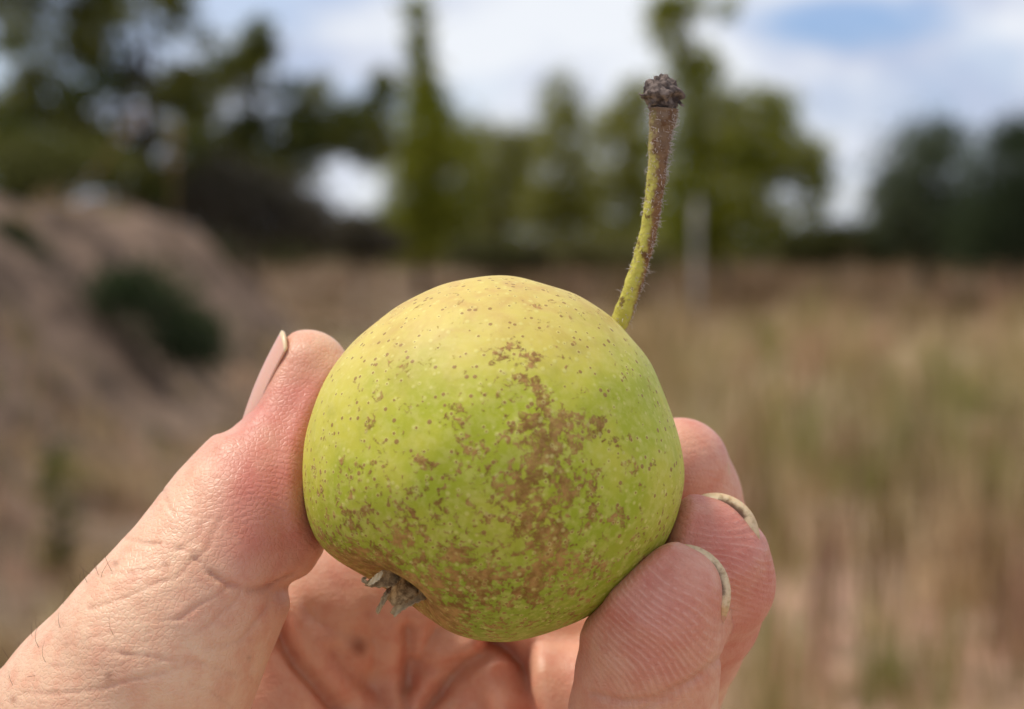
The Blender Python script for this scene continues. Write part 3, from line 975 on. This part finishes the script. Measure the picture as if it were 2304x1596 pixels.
def seg(p, a, b, ra, rb):
    ba = (b - a).astype(np.float32)
    pa = p - a.astype(np.float32)
    h = np.clip((pa @ ba) / float(ba @ ba), 0, 1)
    dd = pa - h[:, None] * ba
    return np.sqrt(np.einsum('ij,ij->i', dd, dd)) - (ra + (rb - ra) * h)


def group_sdf(p, name):
    d = None
    for Q, r in CHQ[name]:
        for i in range(len(Q) - 1):
            s = seg(p, Q[i], Q[i + 1], r[i], r[i + 1])
            d = s if d is None else smin(d, s, KIN[name])
    return d


def pear_sdf(p):
    d = p - PC.astype(np.float32)
    L = np.sqrt(np.einsum('ij,ij->i', d, d)) + 1e-6
    return L - pear_r(d / L[:, None])


def hand_sdf(p, split=False):
    p = np.asarray(p, np.float32)
    ds = [group_sdf(p, k) for k in ORDER]
    d = ds[5]
    for i in range(5):
        d = smin(d, ds[i], 34 if i else 60)
    ps = pear_sdf(p)
    # the flesh is pressed flat where it touches the fruit and swells a little beside it
    d = d - 9 * np.exp(-((ps - 26) / 26) ** 2) * (ps > -40)
    d = -smin(-d, ps + 3.0, 10)
    return (d, ds) if split else d


H = 6.5
LO = np.array([-1420.0, -70.0, -330.0])
HI = np.array([760.0, 1800.0, 1120.0])
dim = (np.ceil((HI - LO) / (H * 4)).astype(int)) * 4 + 1
cdim = (dim - 1) // 4 + 1
ix = np.stack(np.meshgrid(*[np.arange(n) for n in cdim], indexing='ij'), -1).reshape(-1, 3)
fc = hand_sdf(LO + ix * (4 * H)).reshape(cdim)
up = fc.repeat(4, 0).repeat(4, 1).repeat(4, 2)[2:, 2:, 2:]
fu = np.full(dim, 999.0, np.float32)
s0 = [min(dim[i], up.shape[i]) for i in range(3)]
fu[:s0[0], :s0[1], :s0[2]] = up[:s0[0], :s0[1], :s0[2]]
mk = np.abs(fu) < 4 * H * 2.2
idx = np.argwhere(mk)
val = np.empty(len(idx), np.float32)
for c0 in range(0, len(idx), 400000):
    val[c0:c0 + 400000] = hand_sdf(LO + idx[c0:c0 + 400000] * H)
fu[mk] = val
for ax in range(3):         # closed at the limits of the grid
    sl = [slice(None)] * 3
    for e in (0, -1):
        sl[ax] = e
        fu[tuple(sl)] = np.maximum(fu[tuple(sl)], 1.0)


def surface_nets(f):
    s = f < 0
    nx, ny, nz = f.shape
    c = np.zeros((nx - 1, ny - 1, nz - 1), np.uint8)
    for dx in (0, 1):
        for dy in (0, 1):
            for dz in (0, 1):
                c += s[dx:nx - 1 + dx, dy:ny - 1 + dy, dz:nz - 1 + dz]
    cell = (c > 0) & (c < 8)
    ids = np.full(cell.shape, -1, np.int64)
    ci = np.argwhere(cell)
    ids[cell] = np.arange(len(ci))
    acc = np.zeros((len(ci), 3))
    cnt = np.zeros(len(ci))
    cor = [(x, y, z) for x in (0, 1) for y in (0, 1) for z in (0, 1)]
    for a in cor:
        for ax in range(3):
            if a[ax] == 1:
                continue
            b = list(a)
            b[ax] = 1
            fa = f[ci[:, 0] + a[0], ci[:, 1] + a[1], ci[:, 2] + a[2]]
            fb = f[ci[:, 0] + b[0], ci[:, 1] + b[1], ci[:, 2] + b[2]]
            m = (fa < 0) != (fb < 0)
            tt_ = np.where(m, fa / np.where(m, fa - fb, 1), 0)
            p = np.repeat(np.array(a, float)[None], len(ci), 0)
            p[:, ax] += tt_
            acc[m] += p[m]
            cnt[m] += 1
    V = ci + acc / cnt[:, None]
    faces = []
    for ax in range(3):
        u_, v_ = (ax + 1) % 3, (ax + 2) % 3
        s0_ = np.take(s, range(0, s.shape[ax] - 1), ax)
        s1_ = np.take(s, range(1, s.shape[ax]), ax)
        e = np.argwhere(s0_ != s1_)
        ok = (e[:, u_] > 0) & (e[:, v_] > 0) & (e[:, u_] < f.shape[u_] - 1) & (e[:, v_] < f.shape[v_] - 1)
        e = e[ok]
        ins = s[e[:, 0], e[:, 1], e[:, 2]]
        qs = []
        for (du, dv) in ((1, 1), (0, 1), (0, 0), (1, 0)):
            k_ = e.copy()
            k_[:, u_] -= du
            k_[:, v_] -= dv
            qs.append(ids[k_[:, 0], k_[:, 1], k_[:, 2]])
        q = np.stack(qs, -1)
        q[~ins] = q[~ins][:, ::-1]
        faces.append(q)
    return V, np.concatenate(faces)


HV, HF = surface_nets(fu)
HQ = LO + HV * H
HF = HF[(HF >= 0).all(1)]


def vnormals(P, F):
    a = P[F[:, 2]] - P[F[:, 0]]
    b = P[F[:, 3]] - P[F[:, 1]]
    n = np.cross(a, b)
    N = np.zeros_like(P)
    for i in range(4):
        np.add.at(N, F[:, i], n)
    return N / (np.linalg.norm(N, axis=1)[:, None] + 1e-12)


for it in range(2):
    N_ = vnormals(HQ, HF)
    HQ = HQ - N_ * np.clip(hand_sdf(HQ), -4, 4)[:, None]
_, DS = hand_sdf(HQ, True)
DS = np.stack(DS, 1)
part = np.argmin(DS, 1)
N_ = vnormals(HQ, HF)
hu, hv = q2p(HQ)
front = np.clip(-N_[:, 2] * 2.2 + 0.7, 0, 1)


HW = 5 * np.sin(HQ[:, 0] / 17 + HQ[:, 1] / 29) + 4 * np.sin(HQ[:, 1] / 13 - HQ[:, 0] / 31 + 1)
HVY = 0.55 + 0.45 * np.sin(HQ[:, 0] / 43 + 2) * np.sin(HQ[:, 1] / 37 + HQ[:, 2] / 50)


def polydist(pts):
    P = np.array(pts, float)
    d = np.full(len(hu), 1e9)
    for a, b in zip(P[:-1], P[1:]):
        ba = b - a
        h = np.clip(((hu - a[0]) * ba[0] + (hv - a[1]) * ba[1]) / (ba @ ba), 0, 1)
        d = np.minimum(d, np.hypot(hu + HW * .7 - a[0] - h * ba[0], hv + HW * .5 - a[1] - h * ba[1]))
    return d


disp = np.zeros(len(HQ))
crease = np.zeros(len(HQ))
thumbm = front * (HQ[:, 2] < 420) * ((part == 0) | (part == 5))
palmm = front * (HQ[:, 2] > 330) * (part != 0)
ringm = front * (part == 3)
TCR = [([(438, 1256), (450, 1267), (478, 1292), (506, 1312), (561, 1329), (610, 1318), (660, 1292)], 9, 14, 1.1), ([(286, 1214), (298, 1216), (330, 1222), (365, 1228), (438, 1244)], 6, 7, .6),
       ([(200, 1370), (240, 1358), (280, 1346), (340, 1322), (393, 1295), (443, 1256)], 6, 5, .5), ([(400, 1392), (455, 1356), (510, 1318)], 5, 5, .5),
       ([(240, 1466), (290, 1474), (337, 1481), (426, 1486), (480, 1498), (535, 1522)], 6, 6, .6), ([(40, 1560), (100, 1562), (169, 1559), (240, 1546), (315, 1526), (426, 1497)], 6, 5, .5),
       ([(497, 1165), (488, 1195), (466, 1233), (444, 1258)], 7, 5, .5), ([(371, 1108), (374, 1126), (381, 1142), (392, 1158)], 5, 5, .35), ([(540, 1335), (520, 1370), (480, 1400), (440, 1420)], 7, 4, .4),
       ([(600, 1345), (570, 1400), (530, 1440), (470, 1465)], 8, 4, .35), ([(470, 1160), (440, 1205), (400, 1240)], 5, 3, .3), ([(350, 1400), (420, 1392), (500, 1405), (560, 1440)], 5, 3, .3),
       ([(180, 1440), (260, 1425), (340, 1422)], 5, 3, .3), ([(120, 1500), (220, 1502), (330, 1480)], 5, 3, .3), ([(430, 1540), (480, 1560), (520, 1590)], 5, 4, .4), ([(240, 1290), (300, 1290), (350, 1280)], 5, 3, .3),
      ]
for pl, wd, dp, ck in TCR:
    dd = polydist(pl)
    e = np.exp(-(dd / (wd * .6)) ** 2) * thumbm * (0.4 + 0.6 * HVY)
    dp = dp * .72
    disp -= dp * e
    disp += 0.14 * dp * np.exp(-((dd - 2.4 * wd) / (1.3 * wd)) ** 2) * thumbm
    crease = np.maximum(crease, ck * (0.3 + 0.5 * HVY) * np.exp(-(dd / (wd * 0.9)) ** 2) * thumbm)
PCR = [([(625, 1400), (641, 1452), (671, 1497), (716, 1546), (762, 1600)], 13, 24, 1), ([(921, 1420), (919, 1460), (917, 1497), (915, 1540), (914, 1600)], 12, 16, .8), ([(978, 1420), (955, 1470), (925, 1540)], 12, 10, .5),
       ([(1118, 1440), (1145, 1462), (1168, 1482), (1171, 1554), (1183, 1610)], 17, 46, 1.2), ([(1110, 1452), (1070, 1485), (1020, 1527), (980, 1570), (950, 1610)], 13, 24, .8),
       ([(755, 1470), (790, 1510), (850, 1560), (880, 1610)], 14, 9, .45), ([(700, 1380), (760, 1420), (830, 1440)], 14, 6, .3), ([(1060, 1470), (1000, 1500), (930, 1500)], 12, 7, .35),
       ([(830, 1380), (850, 1450), (840, 1540)], 12, 6, .3)]
HW = HW * 0.25
for pl, wd, dp, ck in PCR:
    wd, dp, ck = wd * 1.25, dp * 1.25, ck * .7
    dd = polydist(pl)
    disp -= dp * np.exp(-(dd / wd) ** 2) * palmm
    disp += 0.35 * dp * np.exp(-((dd - 2.6 * wd) / (1.5 * wd)) ** 2) * palmm
    crease = np.maximum(crease, ck * np.exp(-(dd / (wd * 1.3)) ** 2) * palmm)
for pl, wd, dp, ck in [([(1330, 1560), (1400, 1580), (1480, 1572), (1560, 1530), (1625, 1480)], 9, 6, .35), ([(1440, 1600), (1510, 1570), (1580, 1520)], 7, 4, .25)]:
    dd = polydist(pl)
    disp -= dp * np.exp(-(dd / wd) ** 2) * ringm
    crease = np.maximum(crease, ck * np.exp(-(dd / (wd * 1.3)) ** 2) * ringm)
# bump of skin behind the thumb nail (nail fold), soft swellings of the thumb
g2 = lambda u, v, s: np.exp(-((hu - u) ** 2 + (hv - v) ** 2) / (2 * s * s))
disp -= (15 + 10 * sstep(hv, 830, 945)) * np.exp(-(polydist([(628, 775), (590, 860), (528, 962)]) / 40) ** 2) * (1 - sstep(hv, 966, 990)) * (part == 0) * np.clip(-N_[:, 0] * 2.2 - 0.55, 0, 1)
disp += 5 * g2(500, 1000, 18) * (part == 0)
disp -= 24 * np.exp(-((hv - 1328) / 26) ** 2) * sstep(hu, 560, 660) * (part == 0)
disp += 8 * np.exp(-((hv - 1265) / 34) ** 2) * sstep(hu, 600, 680) * (part == 0) + 7 * g2(600, 1390, 45) * thumbm + 6 * g2(560, 1260, 50) * thumbm
disp += 6 * g2(700, 1320, 60) * palmm + 12 * g2(1090, 1500, 40) * palmm + 10 * g2(1230, 1510, 40) * palmm
HQ = HQ + N_ * disp[:, None]

# colours of the skin (pigment): pale tan back, pink pads, freckles
tanc = np.array(lin(232, 188, 154))
pink = np.array(lin(210, 136, 117))
pads = np.array(lin(206, 138, 122))
redc = np.array(lin(166, 96, 74))
pk = np.zeros(len(HQ))
g3 = lambda u, v, w, s: np.exp(-np.sum((HQ - p2q(u, v, w)) ** 2, 1) / (2 * s * s))
pk = np.where(part == 0, np.clip(g2(650, 1060, 120) * 1.1 + g2(650, 900, 90) * .7 + g2(590, 1230, 90) * .6 + g2(560, 1400, 90) * .25, 0, 1), pk)
pk = np.where((part == 1) | (part == 2) | (part == 3), 0.95, pk)
pk = np.where((part >= 1) & (part <= 3), 0.42 + 0.53 * (1 - sstep(HQ[:, 2] - np.where(part == 1, 300, 0), 120, 330)), pk)
pk = np.where(part == 1, pk * 0.62, pk)
pk = np.where(part == 3, 0.42 + 0.55 * np.clip(g2(1480, 1370, 120), 0, 1), pk)
pk = np.where(part == 5, 0.38, pk)
lowf = (np.sin(HQ[:, 0] / 47 + 1) * np.sin(HQ[:, 1] / 39) * np.sin(HQ[:, 2] / 53 + 2) + 0.6 * np.sin(HQ[:, 0] / 21) * np.sin(HQ[:, 1] / 25 + 1) * np.sin(HQ[:, 2] / 19))
pk = np.clip(pk + 0.16 * lowf, 0, 1.15)
cs = tanc * (1 - pk[:, None]) + pink * pk[:, None]
cs = cs * (1 - np.clip(crease * 0.55, 0, .8)[:, None]) + redc * np.clip(crease * 0.55, 0, .8)[:, None]
for (u, v, s, a, m) in [(372, 1125 + 145, 5, .5, thumbm), (245, 1522, 7, .6, thumbm), (260, 1268, 5, .55, thumbm), (30, 1574, 6, .5, thumbm), (560, 1480, 4, .3, thumbm), (330, 1440, 3.5, .3, thumbm), (150, 1450, 4, .3, thumbm), (805, 1455, 15, .8, palmm)]:
    e = np.clip(a * g2(u, v, s) * m, 0, 1)[:, None]
    cs = cs * (1 - e) + np.array(lin(140, 84, 58)) * e
# fingerprint ridges: a distance field from a core on each pad
ridge = np.zeros(len(HQ))
ramp = np.zeros(len(HQ))
for gi_, (cu, cv, cw), (au, av, sg), am in ((3, (1330, 1540, -20), (1470, 1420, 140), 1.0), (2, (1560, 1450, 120), (1640, 1270, 110), 0.85), (1, (1530, 1200, 330), (1580, 1050, 90), 0.35), (0, (560, 1300, 0), (640, 1130, 110), 0.55)):
    m = part == gi_
    ds_ = np.linalg.norm((HQ - p2q(cu, cv, cw)) * np.array([1.0, 1.0, 0.8]), axis=1)
    ds_ = ds_ + 9 * np.sin(HQ[:, 0] / 38 + gi_) * np.sin(HQ[:, 1] / 45)
    ridge = np.where(m, ds_, ridge)
    ramp = np.where(m, am * np.clip(1.25 * g2(au, av, sg), 0, 1) * front, ramp)

t = NT('skin')
o_ = t.obj()
rg = t.math('SINE', t.math('MULTIPLY', t.attr('ridge'), 2 * math.pi / 12.6))
brk = t.noise(o_, 1500.0, 2.0, 0.5)
rgm = t.math('MULTIPLY', t.math('MULTIPLY', rg, t.attr('ridgeamp')), t.step(brk, 0.28, 0.54))
fine = t.noise(o_, 2600.0, 3.0, 0.6)
mid = t.noise(o_, 420.0, 4.0, 0.6)
cell = t.n('ShaderNodeTexVoronoi', {'Vector': o_, 'Scale': 1500.0}, feature='DISTANCE_TO_EDGE').outputs['Distance']
cellm = t.step(cell, 0.0, 0.22)
# fine wrinkles running across the thumb
mpn = t.n('ShaderNodeMapping', {'Vector': o_, 'Rotation': (0, R(-24), 0), 'Scale': (130.0, 500.0, 1500.0)})
wr = t.noise(mpn.outputs[0], 1.0, 3.0, 0.6, 0.6)
h1 = t.math('ADD', t.math('MULTIPLY', rgm, 0.45), t.math('ADD', t.math('MULTIPLY', fine, 0.55), t.math('MULTIPLY', cellm, 0.5)))
h2 = t.math('ADD', h1, t.math('MULTIPLY', t.math('MULTIPLY', wr, 1.5), t.attr('wrinkle')))
bp_ = t.n('ShaderNodeBump', {'Height': h2, 'Strength': 0.55, 'Distance': 0.00011})
base = t.mix(t.step(mid, 0.40, 0.68), t.attr('tone', 'Color'), t.mix(1.0, t.attr('tone', 'Color'), (0.94, 0.82, 0.80), 'MULTIPLY'))
base = t.mix(t.math('MULTIPLY', t.step(rgm, 0.35, 0.95), 0.20), base, lin(240, 205, 188))
base = t.mix(t.math('MULTIPLY', t.step(t.math('MULTIPLY', rgm, -1.0), 0.2, 0.9), 0.16), base, lin(168, 96, 80))
b_ = t.n('ShaderNodeBsdfPrincipled', {'Base Color': base, 'Roughness': t.math('MULTIPLY_ADD', mid, 0.36, 0.26), 'Normal': bp_.outputs[0], 'Subsurface Weight': 0.25,
                                      'Subsurface Scale': 0.0022, 'Subsurface Radius': (1.0, 0.45, 0.28), 'Specular IOR Level': 0.4})
M_skin = t.surf(b_.outputs[0])

hroot = p2q(60, 2350, 480)
hand_o = q2w(hroot)
wrk = ((part == 0) | (part == 5)) * (1 - np.clip(ramp * 1.5, 0, 1)) * sstep(hv, 1050, 1250) * (1 - np.clip(1.2 * g2(640, 1150, 140), 0, 1))
hand = build('hand', q2w(HQ), HF, M_skin, origin=hand_o,
             attrs={'tone': ('FLOAT_COLOR', cs), 'ridge': ('FLOAT', ridge), 'ridgeamp': ('FLOAT', ramp), 'wrinkle': ('FLOAT', wrk)})
tag(hand, 'left hand gripping the small pear between thumb and fingertips, dirt under the nails', 'hand')

# nails
t = NT('nail_plate')
o_ = t.obj()
tip = t.attr('tip')
f1 = t.noise(o_, 1500.0, 4.0, 0.6)
c_ = t.mix(t.step(tip, 0.35, 0.55), lin(222, 170, 148), lin(228, 200, 158))
c_ = t.mix(t.math('MULTIPLY', t.step(f1, 0.45, 0.7), t.math('MULTIPLY', t.attr('stain'), 0.75)), c_, lin(192, 158, 112))
c_ = t.mix(t.step(t.math('ADD', t.attr('dirt'), t.math('MULTIPLY', t.math('MULTIPLY', f1, t.attr('stain')), 0.55)), 0.42, 0.95), c_, lin(104, 70, 40))
b_ = t.n('ShaderNodeBsdfPrincipled', {'Base Color': c_, 'Roughness': 0.35, 'Subsurface Weight': 0.2, 'Subsurface Scale': 0.0008})
M_nail = t.surf(b_.outputs[0])
M_dirt = plain_mat('nail_dirt', lin(96, 62, 34), lin(58, 36, 20), 2200.0, bump=0.0002)


def nail(pT, A, N, rad, half, length, pB=None, dirt=(0.2, 0.9), thick=33.0, dirt_amt=1.0, corner=0.26, white=0.74, bow=0.0, stain=1.0):
    """curved nail plate: pT middle of the free edge, A towards it, N outwards, half = half the arc in radians"""
    A = np.array(A, float)
    A /= np.linalg.norm(A)
    if pB is not None:
        A = (pT - pB) / np.linalg.norm(pT - pB)
        length = np.linalg.norm(pT - pB)
    N = np.array(N, float)
    N = N - A * (A @ N)
    N /= np.linalg.norm(N)
    W = np.cross(A, N)
    nu_, nv_ = 37, 29
    V, tip_, dt = [], [], []
    for lay in (0, 1):
        for i in range(nv_):
            s = i / (nv_ - 1)
            for j in range(nu_):
                x = (j / (nu_ - 1)) * 2 - 1
                a_ = x * half
                L = -length * (1 - s) - corner * rad * abs(x) ** 2.6 * s
                if s < 0.5:
                    L += length * 0.22 * x * x * (1 - 2 * s)
                r_ = rad - lay * thick * (0.75 + 0.25 * math.cos(a_)) - 10 * (1 - s) ** 2 + bow * math.sin(math.pi * s)
                V.append(pT - N * rad + (N * math.cos(a_) + W * math.sin(a_)) * r_ + A * L)
                tip_.append(sstep(np.array(s), white, white + 0.06))
                dt.append(dirt_amt * (lay == 1) * sstep(np.array(s), 0.66, 0.74) 
                          * np.clip(sstep(np.array(x), dirt[0], dirt[0] + .25) * (1 - sstep(np.array(x), dirt[1], dirt[1] + .15)) + 0.15, 0, 1))
    n = nu_ * nv_
    F = []
    for i in range(nv_ - 1):
        for j in range(nu_ - 1):
            a0 = i * nu_ + j
            q = [a0, a0 + 1, a0 + 1 + nu_, a0 + nu_]
            F.append(q)
            F.append([x + n for x in q[::-1]])
    ring = [j for j in range(nu_)] + [i * nu_ + nu_ - 1 for i in range(1, nv_)] + [(nv_ - 1) * nu_ + j for j in range(nu_ - 2, -1, -1)] + [i * nu_ for i in range(nv_ - 2, 0, -1)]
    for a0, b0 in zip(ring, ring[1:] + ring[:1]):
        F.append([a0, a0 + n, b0 + n, b0])
    return build('fingernail', q2w(np.array(V)), F, M_nail, hand, attrs={'tip': ('FLOAT', tip_), 'dirt': ('FLOAT', dt), 'stain': ('FLOAT', np.full(len(V), stain))})


nail(p2q(1608, 1253, -112), (0.05, -0.55, -0.83), (0.72, -0.58, 0.38), 118, 1.02, 190, dirt=(-0.95, -0.1))
nail(p2q(1657, 1122, 20), (0.0, -0.48, -0.88), (0.53, -0.74, 0.40), 108, 1.02, 180, dirt=(-0.6, 0.3))
nail(p2q(1609, 992, 305), (-0.10, -0.55, -0.8), (0.72, -0.52, 0.46), 104, 0.9, 160, dirt_amt=0, thick=10)
nail(p2q(633, 744, 222), (0, 0, 0.1), (-0.92, -0.39, -0.05), 88, 0.86, 0, pB=p2q(526, 974, 182), dirt_amt=0, stain=0.12, thick=7, corner=0.45, white=0.93, bow=6)

# short dark hairs on the back of the thumb
t = NT('dark_hair')
b_ = t.n('ShaderNodeBsdfPrincipled', {'Base Color': (*lin(112, 86, 66), 1), 'Roughness': 0.5})
M_hair = t.surf(b_.outputs[0])
parts = []
cand = np.argwhere((part == 0) & (N_[:, 0] < -0.15) & (hu > 20) & (hu < 260) & (hv > 1270) & (hv < 1560) & (np.abs(N_[:, 2]) < 0.92)).ravel()
for i in RNG.choice(cand, 26, replace=False):
    p0 = HQ[i]
    L = RNG.uniform(18, 44)
    dr = N_[i] * 0.28 + np.array([-0.2, -0.6, 0]) + RNG.normal(size=3) * 0.3
    dr /= np.linalg.norm(dr)
    b2 = np.array([0.5, -0.6, 0]) + RNG.normal(size=3) * 0.3
    pts = np.array([p0 - dr * 2, p0 + dr * L * .4, p0 + dr * L * .75 + b2 * L * .12, p0 + dr * L + b2 * L * .35])
    parts.append(tube(q2w(pts), np.array([0.5, 0.45, 0.35, 0.15]) * S, 4, cap=False))
v, f = join(parts)
tag(build('thumb_hair', v, f, M_hair, hand), kind='stuff')

for o in bpy.data.objects:
    if '_o' in o:
        del o['_o']
